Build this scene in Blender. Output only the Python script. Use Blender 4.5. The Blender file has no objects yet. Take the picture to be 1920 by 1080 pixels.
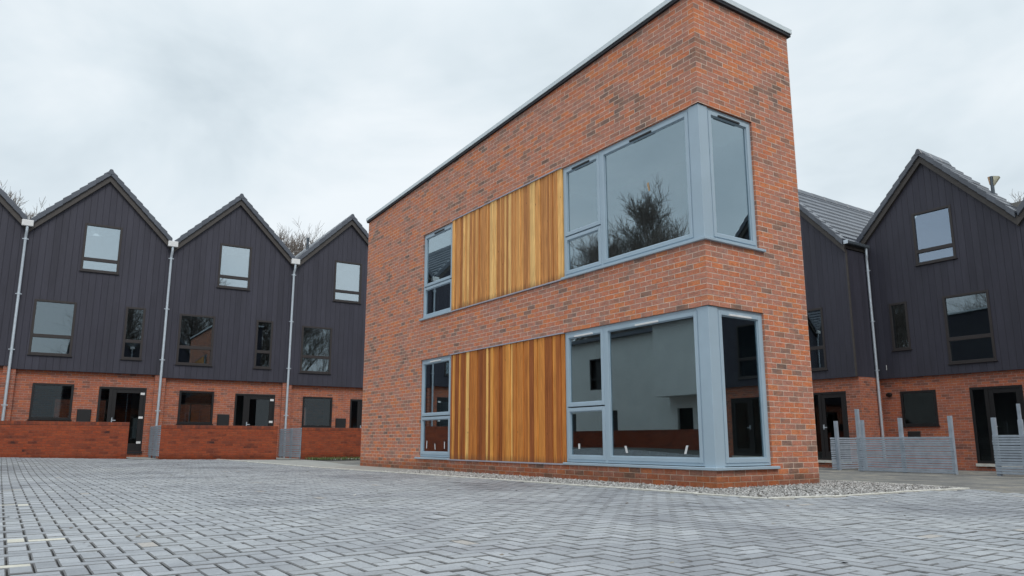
import bpy, math, random
import numpy as np
from mathutils import Vector, Matrix
R = math.radians
sc = bpy.context.scene

# ---------------------------------------------------------------- camera
PITCH, CAMH = 0.1858, 0.5772
cam_d = bpy.data.cameras.new("camera"); cam = bpy.data.objects.new("camera", cam_d)
sc.collection.objects.link(cam); sc.camera = cam
cam.location = (0, 0, CAMH); cam.rotation_euler = (math.pi/2 + PITCH, 0, 0)
cam_d.sensor_width = 36; cam_d.lens = 1384.53/1920*36
cam_d.shift_y = 28.24/1920; cam_d.clip_start = 0.05; cam_d.clip_end = 2000

# ---------------------------------------------------------------- world: overcast sky
SUN_EL, SUN_AZ = R(48), R(160)
w = bpy.data.worlds.new("World"); sc.world = w; w.use_nodes = True
nt = w.node_tree; nt.nodes.clear()
def N(nt, t, **k):
    n = nt.nodes.new(t)
    for a, b in k.items(): setattr(n, a, b)
    return n
def ramp(nt, stops, interp='LINEAR'):
    n = N(nt, 'ShaderNodeValToRGB'); cr = n.color_ramp; cr.interpolation = interp
    while len(cr.elements) < len(stops): cr.elements.new(0.5)
    for e, (p, c) in zip(cr.elements, stops):
        e.position = p; e.color = (*c, 1) if len(c) == 3 else c
    return n
def math_(nt, op, a, b=None, c=None, clamp=False):
    n = N(nt, 'ShaderNodeMath', operation=op); n.use_clamp = clamp
    for i, v in enumerate((a, b, c)):
        if v is None: continue
        if isinstance(v, (int, float)): n.inputs[i].default_value = v
        else: nt.links.new(v, n.inputs[i])
    return n.outputs[0]
def mixc(nt, f, a, b, mode='MIX'):
    n = N(nt, 'ShaderNodeMix', data_type='RGBA', blend_type=mode)
    for i, v in ((0, f), (6, a), (7, b)):
        if isinstance(v, (int, float)): n.inputs[i].default_value = v
        elif isinstance(v, tuple): n.inputs[i].default_value = (*v, 1)
        else: nt.links.new(v, n.inputs[i])
    return n.outputs[2]
sky = N(nt, 'ShaderNodeTexSky', sky_type='NISHITA'); sky.sun_disc = False
sky.sun_elevation = SUN_EL; sky.sun_rotation = SUN_AZ; sky.dust_density = 3
tc = N(nt, 'ShaderNodeTexCoord')
mp = N(nt, 'ShaderNodeMapping'); mp.inputs['Scale'].default_value = (1, 1, 2.2)
nt.links.new(tc.outputs['Generated'], mp.inputs[0])
nz = N(nt, 'ShaderNodeTexNoise'); nz.inputs['Scale'].default_value = 2.1; nz.inputs['Detail'].default_value = 5
nz.inputs['Roughness'].default_value = .55; nz.inputs['Distortion'].default_value = .4
nt.links.new(mp.outputs[0], nz.inputs[0])
cl = ramp(nt, [(.30, (6.1, 7.0, 7.6)), (.46, (7.4, 8.25, 8.8)), (.62, (8.7, 9.3, 9.7))])
nt.links.new(nz.outputs[0], cl.inputs[0])
sep = N(nt, 'ShaderNodeSeparateXYZ'); nt.links.new(tc.outputs['Generated'], sep.inputs[0])
zen = N(nt, 'ShaderNodeMapRange'); zen.interpolation_type = 'SMOOTHSTEP'
zen.inputs[1].default_value = .48; zen.inputs[2].default_value = 1; zen.inputs[3].default_value = 1; zen.inputs[4].default_value = 1.75
nt.links.new(sep.outputs[2], zen.inputs[0])
zc = N(nt, 'ShaderNodeVectorMath', operation='SCALE'); nt.links.new(cl.outputs[0], zc.inputs[0]); nt.links.new(zen.outputs[0], zc.inputs['Scale'])
mx = mixc(nt, .94, sky.outputs[0], zc.outputs[0])
bg = N(nt, 'ShaderNodeBackground'); bg.inputs[1].default_value = .105
nt.links.new(mx, bg.inputs[0])
out = N(nt, 'ShaderNodeOutputWorld'); nt.links.new(bg.outputs[0], out.inputs[0])
sun_d = bpy.data.lights.new("sun", 'SUN'); sun_d.energy = 1.2; sun_d.angle = R(25); sun_d.color = (1, .96, .9)
sun = bpy.data.objects.new("sun", sun_d); sc.collection.objects.link(sun)
sd = Vector((math.sin(SUN_AZ)*math.cos(SUN_EL), math.cos(SUN_AZ)*math.cos(SUN_EL), math.sin(SUN_EL)))
sun.rotation_euler = sd.to_track_quat('Z', 'Y').to_euler()
sc.view_settings.view_transform = 'Standard'; sc.view_settings.look = 'None'
sc.view_settings.exposure = 0; sc.view_settings.gamma = 1
sc.cycles.use_denoising = True
sc.cycles.max_bounces = 8; sc.cycles.transparent_max_bounces = 12

# ---------------------------------------------------------------- helpers
class MB:
    def __init__(s, T=None): s.v = []; s.f = []; s.r = []; s.T = T
    def poly(s, pts, rnd=.5):
        if s.T: pts = [s.T(*p) for p in pts]
        i = len(s.v); s.v += [tuple(p) for p in pts]; s.f.append(tuple(range(i, i+len(pts)))); s.r.append(rnd)
    def hexa(s, p, rnd=.5):     # 8 points: bottom ring 0-3, top ring 4-7
        if s.T: p = [s.T(*q) for q in p]
        i = len(s.v); s.v += [tuple(q) for q in p]
        for a in ((3,2,1,0),(4,5,6,7),(0,1,5,4),(1,2,6,5),(2,3,7,6),(3,0,4,7)):
            s.f.append(tuple(i+k for k in a)); s.r.append(rnd)
    def box(s, x0, x1, y0, y1, z0, z1, rnd=.5):
        s.hexa([(x0,y0,z0),(x1,y0,z0),(x1,y1,z0),(x0,y1,z0),(x0,y0,z1),(x1,y0,z1),(x1,y1,z1),(x0,y1,z1)], rnd)
    def tube(s, pts, rad, n=10, caps=True, rnd=.5):
        pts = [Vector(p) for p in pts]; rads = rad if isinstance(rad, (list, tuple)) else [rad]*len(pts)
        i0 = len(s.v); up = Vector((.13, .97, .2)); prev = None
        for k, p in enumerate(pts):
            d = (pts[min(k+1, len(pts)-1)]-pts[max(k-1, 0)]).normalized()
            if prev is None:
                u = d.cross(up if abs(d.dot(up)) < .9 else Vector((1, 0, 0))).normalized()
            else: u = (prev - d*prev.dot(d)).normalized()
            prev = u; v_ = d.cross(u)
            for j in range(n):
                a = 2*math.pi*j/n; s.v.append(tuple(p+(u*math.cos(a)+v_*math.sin(a))*rads[k]))
        for k in range(len(pts)-1):
            for j in range(n):
                a = i0+k*n+j; b = i0+k*n+(j+1) % n; s.f.append((a, b, b+n, a+n)); s.r.append(rnd)
        if caps:
            s.f.append(tuple(i0+j for j in reversed(range(n)))); s.r.append(rnd)
            s.f.append(tuple(i0+(len(pts)-1)*n+j for j in range(n))); s.r.append(rnd)
    def build(s, name, mat, parent=None, bevel=0, smooth=False, uoff=.1125):
        me = bpy.data.meshes.new(name); me.from_pydata(s.v, [], s.f); me.update()
        nf = len(s.f); nl = len(me.loops)
        nr = np.empty(nf*3, 'f'); me.polygons.foreach_get('normal', nr); nr = np.abs(nr.reshape(-1, 3))
        lt = np.empty(nf, 'i'); me.polygons.foreach_get('loop_total', lt)
        lv = np.empty(nl, 'i'); me.loops.foreach_get('vertex_index', lv)
        co = np.array(s.v, 'f')[lv]; fn = np.repeat(nr, lt, axis=0)
        isx = fn[:, 0] > fn[:, 1]
        u = np.where(isx, co[:, 1]+uoff, co[:, 0]); v = co[:, 2].copy()
        hz = fn[:, 2] > .75
        u = np.where(hz, co[:, 0], u); v = np.where(hz, co[:, 1], v)
        uv = me.uv_layers.new(name='UVMap'); uv.data.foreach_set('uv', np.stack([u, v], 1).astype('f').ravel())
        at = me.attributes.new('rnd', 'FLOAT', 'FACE'); at.data.foreach_set('value', np.array(s.r, 'f'))
        me.materials.append(mat)
        o = bpy.data.objects.new(name, me); sc.collection.objects.link(o)
        if parent: o.parent = parent
        if bevel:
            m = o.modifiers.new('bevel', 'BEVEL'); m.width = bevel; m.segments = 1; m.limit_method = 'ANGLE'
        if smooth:
            for p in me.polygons: p.use_smooth = True
        return o
def tag(o, label=None, cat=None, group=None, kind=None):
    if label: o['label'] = label
    if cat: o['category'] = cat
    if group: o['group'] = group
    if kind: o['kind'] = kind
    return o
def empty(name, loc, rz=0, **k):
    o = bpy.data.objects.new(name, None); sc.collection.objects.link(o)
    o.empty_display_size = .3; o.location = loc; o.rotation_euler = (0, 0, rz)
    return tag(o, **k)
def copy_tree(o, parent=None):
    c = o.copy(); sc.collection.objects.link(c)
    if parent: c.parent = parent
    for ch in o.children: copy_tree(ch, c)
    return c
def facade(mb, x0, x1, z0, ztop, holes, y=0., depth=.1, breaks=(), swap=False, back=False):
    """wall sheet in plane y (facing -y, depth goes +y) with rectangular holes and reveals.
    swap=True: wall in plane x=y instead (facing -x)"""
    P = (lambda u, d, z: (d, u, z)) if swap else (lambda u, d, z: (u, d, z))
    zt = ztop if callable(ztop) else (lambda u: ztop)
    xs = sorted(set([x0, x1]+[h[0] for h in holes]+[h[1] for h in holes]+list(breaks)))
    xs = [x for x in xs if x0-1e-6 <= x <= x1+1e-6]
    for a, b in zip(xs, xs[1:]):
        m = (a+b)/2; hs = sorted([(h[2], h[3]) for h in holes if h[0] < m < h[1]])
        z = z0
        for h0, h1 in hs:
            if h0 > z+1e-6: mb.poly([P(a, y, z), P(b, y, z), P(b, y, h0), P(a, y, h0)])
            z = h1
        mb.poly([P(a, y, z), P(b, y, z), P(b, y, zt(b)), P(a, y, zt(a))])
    for (a, b, c, d, *e) in holes:
        sides = e[0] if e else 'lrtb'
        if 'l' in sides: mb.poly([P(a, y, c), P(a, y+depth, c), P(a, y+depth, d), P(a, y, d)])
        if 'r' in sides: mb.poly([P(b, y, c), P(b, y, d), P(b, y+depth, d), P(b, y+depth, c)])
        if 't' in sides: mb.poly([P(a, y, d), P(a, y+depth, d), P(b, y+depth, d), P(b, y, d)])
        if 'b' in sides: mb.poly([P(a, y, c), P(b, y, c), P(b, y+depth, c), P(a, y+depth, c)])

# ---------------------------------------------------------------- materials
def newmat(name):
    m = bpy.data.materials.new(name); m.use_nodes = True; nt = m.node_tree
    b = nt.nodes['Principled BSDF']; return m, nt, b
def noise(nt, scale, detail=3, rough=.5, vec=None, dist=0):
    n = N(nt, 'ShaderNodeTexNoise'); n.inputs['Scale'].default_value = scale; n.inputs['Detail'].default_value = detail
    n.inputs['Roughness'].default_value = rough; n.inputs['Distortion'].default_value = dist
    if vec is not None: nt.links.new(vec, n.inputs[0])
    return n.outputs[0]
def uvn(nt): return N(nt, 'ShaderNodeUVMap').outputs[0]
def uvloc(nt, uv):
    oi = N(nt, 'ShaderNodeObjectInfo'); v = N(nt, 'ShaderNodeVectorMath', operation='MULTIPLY_ADD')
    nt.links.new(oi.outputs['Location'], v.inputs[0]); v.inputs[1].default_value = (.73, .91, 0); nt.links.new(uv, v.inputs[2]); return v.outputs[0]
def objc(nt): return N(nt, 'ShaderNodeTexCoord').outputs['Object']
def scaled(nt, v, s):
    m = N(nt, 'ShaderNodeMapping'); m.inputs['Scale'].default_value = s; nt.links.new(v, m.inputs[0]); return m.outputs[0]
def bump(nt, h, b, strength=.3, dist=.01, normal=None):
    n = N(nt, 'ShaderNodeBump'); n.inputs['Strength'].default_value = strength; n.inputs['Distance'].default_value = dist
    nt.links.new(h, n.inputs['Height'])
    if normal is not None: nt.links.new(normal, n.inputs['Normal'])
    if b is not None: nt.links.new(n.outputs[0], b.inputs['Normal'])
    return n.outputs[0]
def plain(name, col, rough=.6, metal=0, var=.12, nscale=6, bmp=0, spec=.5):
    m, nt, b = newmat(name); o = objc(nt)
    n = noise(nt, nscale, 4, .6, o); r = ramp(nt, [(.3, tuple(c*(1-var) for c in col)), (.7, tuple(min(1, c*(1+var)) for c in col))])
    nt.links.new(n, r.inputs[0]); nt.links.new(r.outputs[0], b.inputs['Base Color'])
    b.inputs['Roughness'].default_value = rough; b.inputs['Metallic'].default_value = metal
    b.inputs['Specular IOR Level'].default_value = spec
    if bmp: bump(nt, noise(nt, nscale*12, 3, .6, o), b, bmp, .004)
    return m
def brick_mat(name, stops, mortar, damp=True, mort_w=.0095, pale=.25, vert=False):
    m, nt, b = newmat(name); uv = uvn(nt)
    wob = N(nt, 'ShaderNodeTexNoise'); wob.inputs['Scale'].default_value = 9; nt.links.new(uv, wob.inputs[0])
    off = N(nt, 'ShaderNodeVectorMath', operation='MULTIPLY_ADD'); nt.links.new(wob.outputs['Color'], off.inputs[0])
    off.inputs[1].default_value = (.006, .006, 0); nt.links.new(uv, off.inputs[2])
    br = N(nt, 'ShaderNodeTexBrick'); nt.links.new(off.outputs[0], br.inputs[0])
    br.offset = .5; br.inputs['Color1'].default_value = (0, 0, 0, 1); br.inputs['Color2'].default_value = (1, 1, 1, 1)
    br.inputs['Mortar'].default_value = (.5, .5, .5, 1); br.inputs['Scale'].default_value = 1
    br.inputs['Mortar Size'].default_value = mort_w/2*1.05; br.inputs['Mortar Smooth'].default_value = .15
    br.inputs['Bias'].default_value = 0
    br.inputs['Brick Width'].default_value = .225; br.inputs['Row Height'].default_value = .075
    br.inputs['Mortar Smooth'].default_value = .3
    if vert: br.inputs['Brick Width'].default_value = .075; br.inputs['Row Height'].default_value = .3; br.offset = 0
    # clusters of darker bricks: large noise shifts the per brick value
    ul = uvloc(nt, uv); big = noise(nt, .9, 3, .6, ul); mid = noise(nt, 5.5, 2, .5, ul)
    v = math_(nt, 'MULTIPLY_ADD', math_(nt, 'SUBTRACT', big, .54), .8, math_(nt, 'MULTIPLY', br.outputs['Color'], .92))
    v = math_(nt, 'MULTIPLY_ADD', math_(nt, 'SUBTRACT', mid, .5), .45, v)
    rp = ramp(nt, stops); nt.links.new(v, rp.inputs[0])
    fine = noise(nt, 70, 5, .7, uv)
    # smudges inside and across single bricks
    sm = noise(nt, 11, 5, .75, scaled(nt, ul, (1, 2.4, 1)), .8)
    hue = noise(nt, 4.3, 4, .7, scaled(nt, ul, (1, 1.8, 1)), .5)
    c = mixc(nt, .75, rp.outputs[0], mixc(nt, 1, rp.outputs[0], ramp_out(nt, fine, [(.3, (.62, .60, .60)), (.7, (1.32, 1.3, 1.28))]), 'MULTIPLY'))
    c = mixc(nt, 1, c, ramp_out(nt, sm, [(.28, (.66, .66, .70)), (.5, (1, 1, 1)), (.72, (1.28, 1.22, 1.16))]), 'MULTIPLY')
    c = mixc(nt, 1, c, ramp_out(nt, hue, [(.3, (1.12, .95, .80)), (.5, (1, 1, 1)), (.7, (.88, 1.0, 1.12))]), 'MULTIPLY')
    # lime bloom smears
    ef = ramp_out(nt, noise(nt, 2.2, 6, .75, scaled(nt, ul, (1, 2.2, 1)), .6), [(.56, (0, 0, 0)), (.78, (1, 1, 1))])
    c = mixc(nt, math_(nt, 'MULTIPLY', ef, pale), c, (.56, .43, .37))
    mv = ramp_out(nt, noise(nt, 6, 4, .7, uv), [(.3, tuple(x*.55 for x in mortar)), (.62, tuple(min(1, x*1.2) for x in mortar))])
    c = mixc(nt, br.outputs['Fac'], c, mv)
    if damp:
        sp = N(nt, 'ShaderNodeSeparateXYZ'); nt.links.new(uv, sp.inputs[0])
        h = math_(nt, 'ADD', sp.outputs[1], math_(nt, 'MULTIPLY', math_(nt, 'SUBTRACT', noise(nt, 2.5, 5, .7, uv), .5), .35))
        mr = N(nt, 'ShaderNodeMapRange'); mr.inputs[1].default_value = .22; mr.inputs[2].default_value = .08; nt.links.new(h, mr.inputs[0])
        c = mixc(nt, math_(nt, 'MULTIPLY', mr.outputs[0], .62), c, mixc(nt, 1, c, (.42, .34, .25), 'MULTIPLY'))
    nt.links.new(c, b.inputs['Base Color'])
    b.inputs['Roughness'].default_value = .88; b.inputs['Specular IOR Level'].default_value = .25
    hh = math_(nt, 'ADD', math_(nt, 'MULTIPLY', math_(nt, 'SUBTRACT', 1, br.outputs['Fac']), 1), math_(nt, 'MULTIPLY', fine, .45))
    bump(nt, hh, b, .75, .006)
    return m
def ramp_out(nt, v, stops, interp='LINEAR'):
    r = ramp(nt, stops, interp); nt.links.new(v, r.inputs[0]); return r.outputs[0]

BR_MAIN = brick_mat('red_brick', [(.0, (.64, .235, .11)), (.22, (.57, .20, .11)), (.46, (.53, .235, .165)), (.68, (.46, .215, .155)), (.86, (.32, .185, .14)), (1, (.215, .145, .12))], (.70, .56, .46), pale=.5)
BR_HOUSE = brick_mat('house_brick', [(.05, (.46, .15, .075)), (.3, (.42, .135, .08)), (.6, (.37, .135, .09)), (.85, (.26, .11, .08)), (1, (.19, .09, .07))], (.42, .31, .26), damp=False, pale=.4)
BR_GARD = brick_mat('garden_brick', [(.05, (.31, .076, .034)), (.4, (.285, .066, .031)), (.8, (.23, .058, .031)), (.97, (.14, .040, .026)), (1.05, (.07, .03, .026))], (.20, .075, .048), damp=True, pale=.03)
BR_COPE = brick_mat('brick_on_edge', [(.05, (.28, .07, .032)), (.5, (.22, .055, .03)), (.99, (.13, .045, .035))], (.15, .07, .05), damp=False, pale=.0, vert=True)

def clad_mat():
    m, nt, b = newmat('charcoal_boarding'); uv = uvn(nt)
    sp = N(nt, 'ShaderNodeSeparateXYZ'); nt.links.new(uv, sp.inputs[0])
    q = math_(nt, 'DIVIDE', sp.outputs[0], .19)
    fr = math_(nt, 'FRACT', q); d = math_(nt, 'ABSOLUTE', math_(nt, 'SUBTRACT', fr, .5))
    gr = ramp_out(nt, d, [(.455, (0, 0, 0)), (.487, (1, 1, 1))])
    wn = N(nt, 'ShaderNodeTexWhiteNoise', noise_dimensions='1D'); nt.links.new(math_(nt, 'FLOOR', q), wn.inputs['W'])
    g = noise(nt, 30, 4, .6, scaled(nt, uv, (1, .06, 1)))
    base = ramp_out(nt, math_(nt, 'ADD', math_(nt, 'MULTIPLY', wn.outputs[0], .3), math_(nt, 'MULTIPLY', g, .7)), [(.25, (.037, .036, .051)), (.75, (.051, .050, .068))])
    st = ramp_out(nt, noise(nt, 1.1, 5, .7, scaled(nt, uvloc(nt, uv), (1.6, .35, 1))), [(.35, (.86, .86, .86)), (.7, (1.12, 1.12, 1.14))])
    base = mixc(nt, 1, base, st, 'MULTIPLY')
    c = mixc(nt, math_(nt, 'MULTIPLY', gr, .6), base, (.017, .016, .024))
    nt.links.new(c, b.inputs['Base Color']); b.inputs['Roughness'].default_value = .55; b.inputs['Specular IOR Level'].default_value = .35
    bump(nt, math_(nt, 'ADD', math_(nt, 'MULTIPLY', math_(nt, 'SUBTRACT', 1, gr), 1), math_(nt, 'MULTIPLY', g, .12)), b, .8, .008)
    return m
CLAD = clad_mat()
def glass_mat(name, base=.28, tint=(.62, .66, .66), refl=(.86, .93, 1)):
    m = bpy.data.materials.new(name); m.use_nodes = True; nt = m.node_tree; nt.nodes.clear()
    o = N(nt, 'ShaderNodeOutputMaterial'); t = N(nt, 'ShaderNodeBsdfTransparent'); g = N(nt, 'ShaderNodeBsdfGlossy')
    t.inputs[0].default_value = (*tint, 1); g.inputs[0].default_value = (*refl, 1); g.inputs['Roughness'].default_value = .0
    nb = bump(nt, noise(nt, .9, 1, .5, objc(nt)), None, .012, .02); nt.links.new(nb, g.inputs['Normal'])
    ge = N(nt, 'ShaderNodeNewGeometry'); dp = N(nt, 'ShaderNodeVectorMath', operation='DOT_PRODUCT')
    nt.links.new(ge.outputs['Normal'], dp.inputs[0]); nt.links.new(ge.outputs['Incoming'], dp.inputs[1])
    cs = math_(nt, 'SUBTRACT', 1, math_(nt, 'ABSOLUTE', dp.outputs['Value']), clamp=True)
    fac = math_(nt, 'MULTIPLY_ADD', math_(nt, 'POWER', cs, 4), .8, base, clamp=True)
    mx = N(nt, 'ShaderNodeMixShader'); nt.links.new(fac, mx.inputs[0]); nt.links.new(t.outputs[0], mx.inputs[1]); nt.links.new(g.outputs[0], mx.inputs[2])
    nt.links.new(mx.outputs[0], o.inputs[0]); return m
GLASS = glass_mat('window_glass', .29, refl=(.76, .91, 1))
GLASS_H = glass_mat('attic_glass', .42, refl=(.82, .93, 1))
GLASS_R = glass_mat('right_attic_glass', .26, refl=(.66, .80, 1))
GLASS_M = glass_mat('upper_floor_glass', .17, refl=(.78, .91, 1))
GLASS_LO = glass_mat('ground_floor_glass', .035)
FRAME_BL = plain('blue_grey_paint', (.37, .47, .55), .42, var=.04, nscale=2)
FRAME_DK = plain('dark_brown_frame', (.030, .024, .024), .45, var=.1)
FRAME_BK = plain('black_frame', (.012, .011, .012), .4, var=.1)
TRIM = plain('trim_metal', (.40, .40, .46), .5, var=.08)
COPING = plain('coping_metal', (.62, .68, .71), .45, .1, var=.06)
COPING_D = plain('roof_edge_dark', (.01, .012, .018), .6, var=.1)
PLASTER = plain('plaster', (.22, .215, .20), .9, var=.08, nscale=2)
DARKROOM = plain('unlit_room_finish', (.25, .245, .235), .95, var=.2, nscale=2)
GALV = plain('galvanised_steel', (.56, .62, .68), .38, .45, var=.08, nscale=9)
WHITE_PL = plain('white_plastic', (.72, .72, .72), .5, var=.05)
GUTTER = plain('dark_gutter', (.10, .12, .14), .35, .3, var=.1)
BARGE = plain('bargeboard_brown', (.058, .050, .046), .6, var=.15)
SLATB = plain('painted_slats', (.33, .385, .45), .6, var=.16, nscale=5, bmp=.2)
CONC = plain('pale_concrete', (.56, .55, .50), .9, var=.2, nscale=9, bmp=.4)
PATHM = plain('path_concrete', (.30, .30, .28), .95, var=.2, nscale=3, bmp=.4)
RENDER_W = plain('white_render', (.74, .76, .72), .9, var=.05, nscale=1)
BARK = plain('bark', (.09, .075, .06), .95, var=.3, nscale=3)
TWIG = plain('twigs', (.19, .16, .14), .95, var=.3, nscale=3)
BLACKP = plain('black_plastic', (.012, .012, .014), .5, var=.1)
CARD = plain('brown_card', (.42, .29, .17), .9, var=.1)
def tile_mat():
    m, nt, b = newmat('slate_grey_tile'); o = objc(nt)
    a = N(nt, 'ShaderNodeAttribute', attribute_name='rnd')
    n = noise(nt, 14, 5, .7, o)
    c = ramp_out(nt, math_(nt, 'ADD', math_(nt, 'MULTIPLY', a.outputs['Fac'], .5), math_(nt, 'MULTIPLY', n, .5)), [(.2, (.045, .052, .07)), (.8, (.082, .094, .12))])
    nt.links.new(c, b.inputs['Base Color']); b.inputs['Roughness'].default_value = .3; b.inputs['Specular IOR Level'].default_value = .8
    bump(nt, n, b, .35, .004); return m
TILE = tile_mat()
def wood_mat(name, stops, zlow):
    m, nt, b = newmat(name); uv = uvn(nt)
    a = N(nt, 'ShaderNodeAttribute', attribute_name='rnd')
    cmb = N(nt, 'ShaderNodeCombineXYZ'); nt.links.new(math_(nt, 'MULTIPLY', a.outputs['Fac'], 37.), cmb.inputs[2])
    vv = N(nt, 'ShaderNodeVectorMath', operation='ADD'); nt.links.new(uv, vv.inputs[0]); nt.links.new(cmb.outputs[0], vv.inputs[1])
    g = noise(nt, 55, 5, .65, scaled(nt, vv.outputs[0], (1, .035, 1)), .5)
    g2 = noise(nt, 8, 3, .6, scaled(nt, vv.outputs[0], (1, .12, 1)), 1.2)
    c = ramp_out(nt, a.outputs['Fac'], stops)
    c = mixc(nt, 1, c, ramp_out(nt, g, [(.3, (.74, .70, .66)), (.68, (1.16, 1.15, 1.12))]), 'MULTIPLY')
    c = mixc(nt, 1, c, ramp_out(nt, g2, [(.3, (.78, .74, .70)), (.7, (1.15, 1.14, 1.1))]), 'MULTIPLY')
    kn = N(nt, 'ShaderNodeTexVoronoi'); kn.inputs['Scale'].default_value = 3.2; nt.links.new(scaled(nt, vv.outputs[0], (1.6, .8, 1)), kn.inputs[0])
    c = mixc(nt, ramp_out(nt, kn.outputs['Distance'], [(.03, (.85, .85, .85)), (.07, (0, 0, 0))]), c, (.17, .065, .025))
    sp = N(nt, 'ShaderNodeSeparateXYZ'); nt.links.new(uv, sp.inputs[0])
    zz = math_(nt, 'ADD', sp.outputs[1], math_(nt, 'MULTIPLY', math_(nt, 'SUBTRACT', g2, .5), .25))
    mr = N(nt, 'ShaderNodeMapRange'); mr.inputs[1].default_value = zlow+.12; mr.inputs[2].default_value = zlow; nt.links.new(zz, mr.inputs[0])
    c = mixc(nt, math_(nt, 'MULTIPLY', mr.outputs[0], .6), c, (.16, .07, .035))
    nt.links.new(c, b.inputs['Base Color']); b.inputs['Roughness'].default_value = .6; b.inputs['Specular IOR Level'].default_value = .3
    bump(nt, g, b, .3, .003); return m
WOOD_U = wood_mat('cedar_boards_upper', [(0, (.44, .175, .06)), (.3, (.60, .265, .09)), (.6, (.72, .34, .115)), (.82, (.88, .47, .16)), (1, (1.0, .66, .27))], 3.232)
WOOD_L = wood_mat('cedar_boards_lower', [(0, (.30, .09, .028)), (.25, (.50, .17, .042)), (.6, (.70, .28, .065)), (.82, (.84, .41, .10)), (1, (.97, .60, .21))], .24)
def paver_mat():
    m, nt, b = newmat('block_paving'); o = objc(nt)
    a = N(nt, 'ShaderNodeAttribute', attribute_name='rnd')
    n1_ = noise(nt, 60, 5, .7, o); n2_ = noise(nt, .55, 5, .65, o, .5); n3_ = noise(nt, 3, 4, .6, o)
    c = ramp_out(nt, a.outputs['Fac'], [(0, (.265, .28, .30)), (.5, (.325, .345, .368)), (.93, (.39, .41, .435)), (.985, (.38, .36, .34)), (1, (.58, .56, .48))])
    c = mixc(nt, math_(nt, 'LESS_THAN', a.outputs['Fac'], -.5), c, (.155, .158, .162))
    c = mixc(nt, 1, c, ramp_out(nt, n1_, [(.3, (.78, .78, .78)), (.7, (1.18, 1.18, 1.18))]), 'MULTIPLY')
    c = mixc(nt, 1, c, ramp_out(nt, n2_, [(.34, (.70, .70, .72)), (.5, (1, 1, 1)), (.68, (1.12, 1.11, 1.08))]), 'MULTIPLY')
    c = mixc(nt, ramp_out(nt, n3_, [(.62, (0, 0, 0)), (.78, (.4, .4, .4))]), c, (.15, .145, .12))
    nt.links.new(c, b.inputs['Base Color'])
    nt.links.new(ramp_out(nt, n2_, [(.3, (.55, .55, .55)), (.7, (.8, .8, .8))]), b.inputs['Roughness'])
    b.inputs['Specular IOR Level'].default_value = .4
    bump(nt, n1_, b, .4, .003); return m
PAVER = paver_mat()
def ground_mat(name, c1, c2, c3, sc1=.5, sc2=40):
    m, nt, b = newmat(name); o = objc(nt)
    c = ramp_out(nt, noise(nt, sc1, 6, .7, o, .6), [(.3, c1), (.5, c2), (.72, c3)])
    c = mixc(nt, 1, c, ramp_out(nt, noise(nt, sc2, 5, .8, o), [(.3, (.6, .6, .6)), (.7, (1.3, 1.3, 1.3))]), 'MULTIPLY')
    nt.links.new(c, b.inputs['Base Color']); b.inputs['Roughness'].default_value = .9
    bump(nt, noise(nt, sc2*1.5, 4, .7, o), b, .6, .01); return m
TARMAC = ground_mat('dirty_tarmac', (.085, .085, .085), (.175, .172, .162), (.33, .30, .24), 1.3, 22)
JOINT = ground_mat('joint_sand', (.028, .027, .024), (.04, .038, .033), (.06, .056, .045), 3)
SOIL = ground_mat('soil', (.07, .055, .04), (.11, .09, .06), (.15, .12, .09), 2)
MEADOW = ground_mat('far_ground', (.12, .12, .11), (.16, .16, .14), (.2, .19, .17), .1, 5)
def stone_mat():
    m, nt, b = newmat('gravel_stones'); a = N(nt, 'ShaderNodeAttribute', attribute_name='rnd')
    c = ramp_out(nt, a.outputs['Fac'], [(0, (.13, .125, .12)), (.4, (.28, .275, .265)), (.8, (.43, .42, .41)), (1, (.68, .67, .65))])
    nt.links.new(c, b.inputs['Base Color']); b.inputs['Roughness'].default_value = .8; return m
STONE = stone_mat()
def grass_mat():
    m, nt, b = newmat('weedy_grass'); a = N(nt, 'ShaderNodeAttribute', attribute_name='rnd')
    c = ramp_out(nt, a.outputs['Fac'], [(0, (.035, .07, .02)), (.6, (.08, .14, .035)), (1, (.2, .2, .09))])
    nt.links.new(c, b.inputs['Base Color']); b.inputs['Roughness'].default_value = .7; return m
GRASS = grass_mat()

# ---------------------------------------------------------------- frames of reference
BTH = math.pi/2 - .9719
BC = Vector((2.5535, 9.4545, 0)); bl = Vector((-math.cos(.9719), math.sin(.9719), 0)); brr = Vector((math.sin(.9719), math.cos(.9719), 0))
def bw(x, y, z=0): return BC + brr*x + bl*y + Vector((0, 0, z))
TH0 = .557; P0 = Vector((-15.77, 23.166, 0)); A0 = Vector((math.cos(TH0), math.sin(TH0), 0)); K0 = Vector((-math.sin(TH0), math.cos(TH0), 0))
def row(u, y, z=0): return P0 + A0*u + K0*y + Vector((0, 0, z))
TH1 = -.972; P1 = Vector((11.282, 23.653, 0)); A1 = Vector((math.cos(TH1), math.sin(TH1), 0)); K1 = Vector((-math.sin(TH1), math.cos(TH1), 0))
def rt(u, y, z=0): return P1 + A1*u + K1*y + Vector((0, 0, z))
def sstep(x, a, b):
    t = np.clip((x-a)/(b-a), 0, 1); return t*t*(3-2*t)
def hgt(x, y):
    x = np.asarray(x, float); y = np.asarray(y, float)
    u = (x-P0.x)*A0.x+(y-P0.y)*A0.y; o = -((x-P0.x)*K0.x+(y-P0.y)*K0.y)
    f = np.interp(u, [-8, -4, 0, 4.2, 7.8, 11], [.34, .26, .165, .055, .005, -.005])
    z = f*(1-sstep(o, 3.5, 14))
    z = z - .19*sstep(y, 10.5, 17)*sstep(x, 4.2, 6.5)
    return z
def H(p): return float(hgt(p[0], p[1]))

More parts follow.
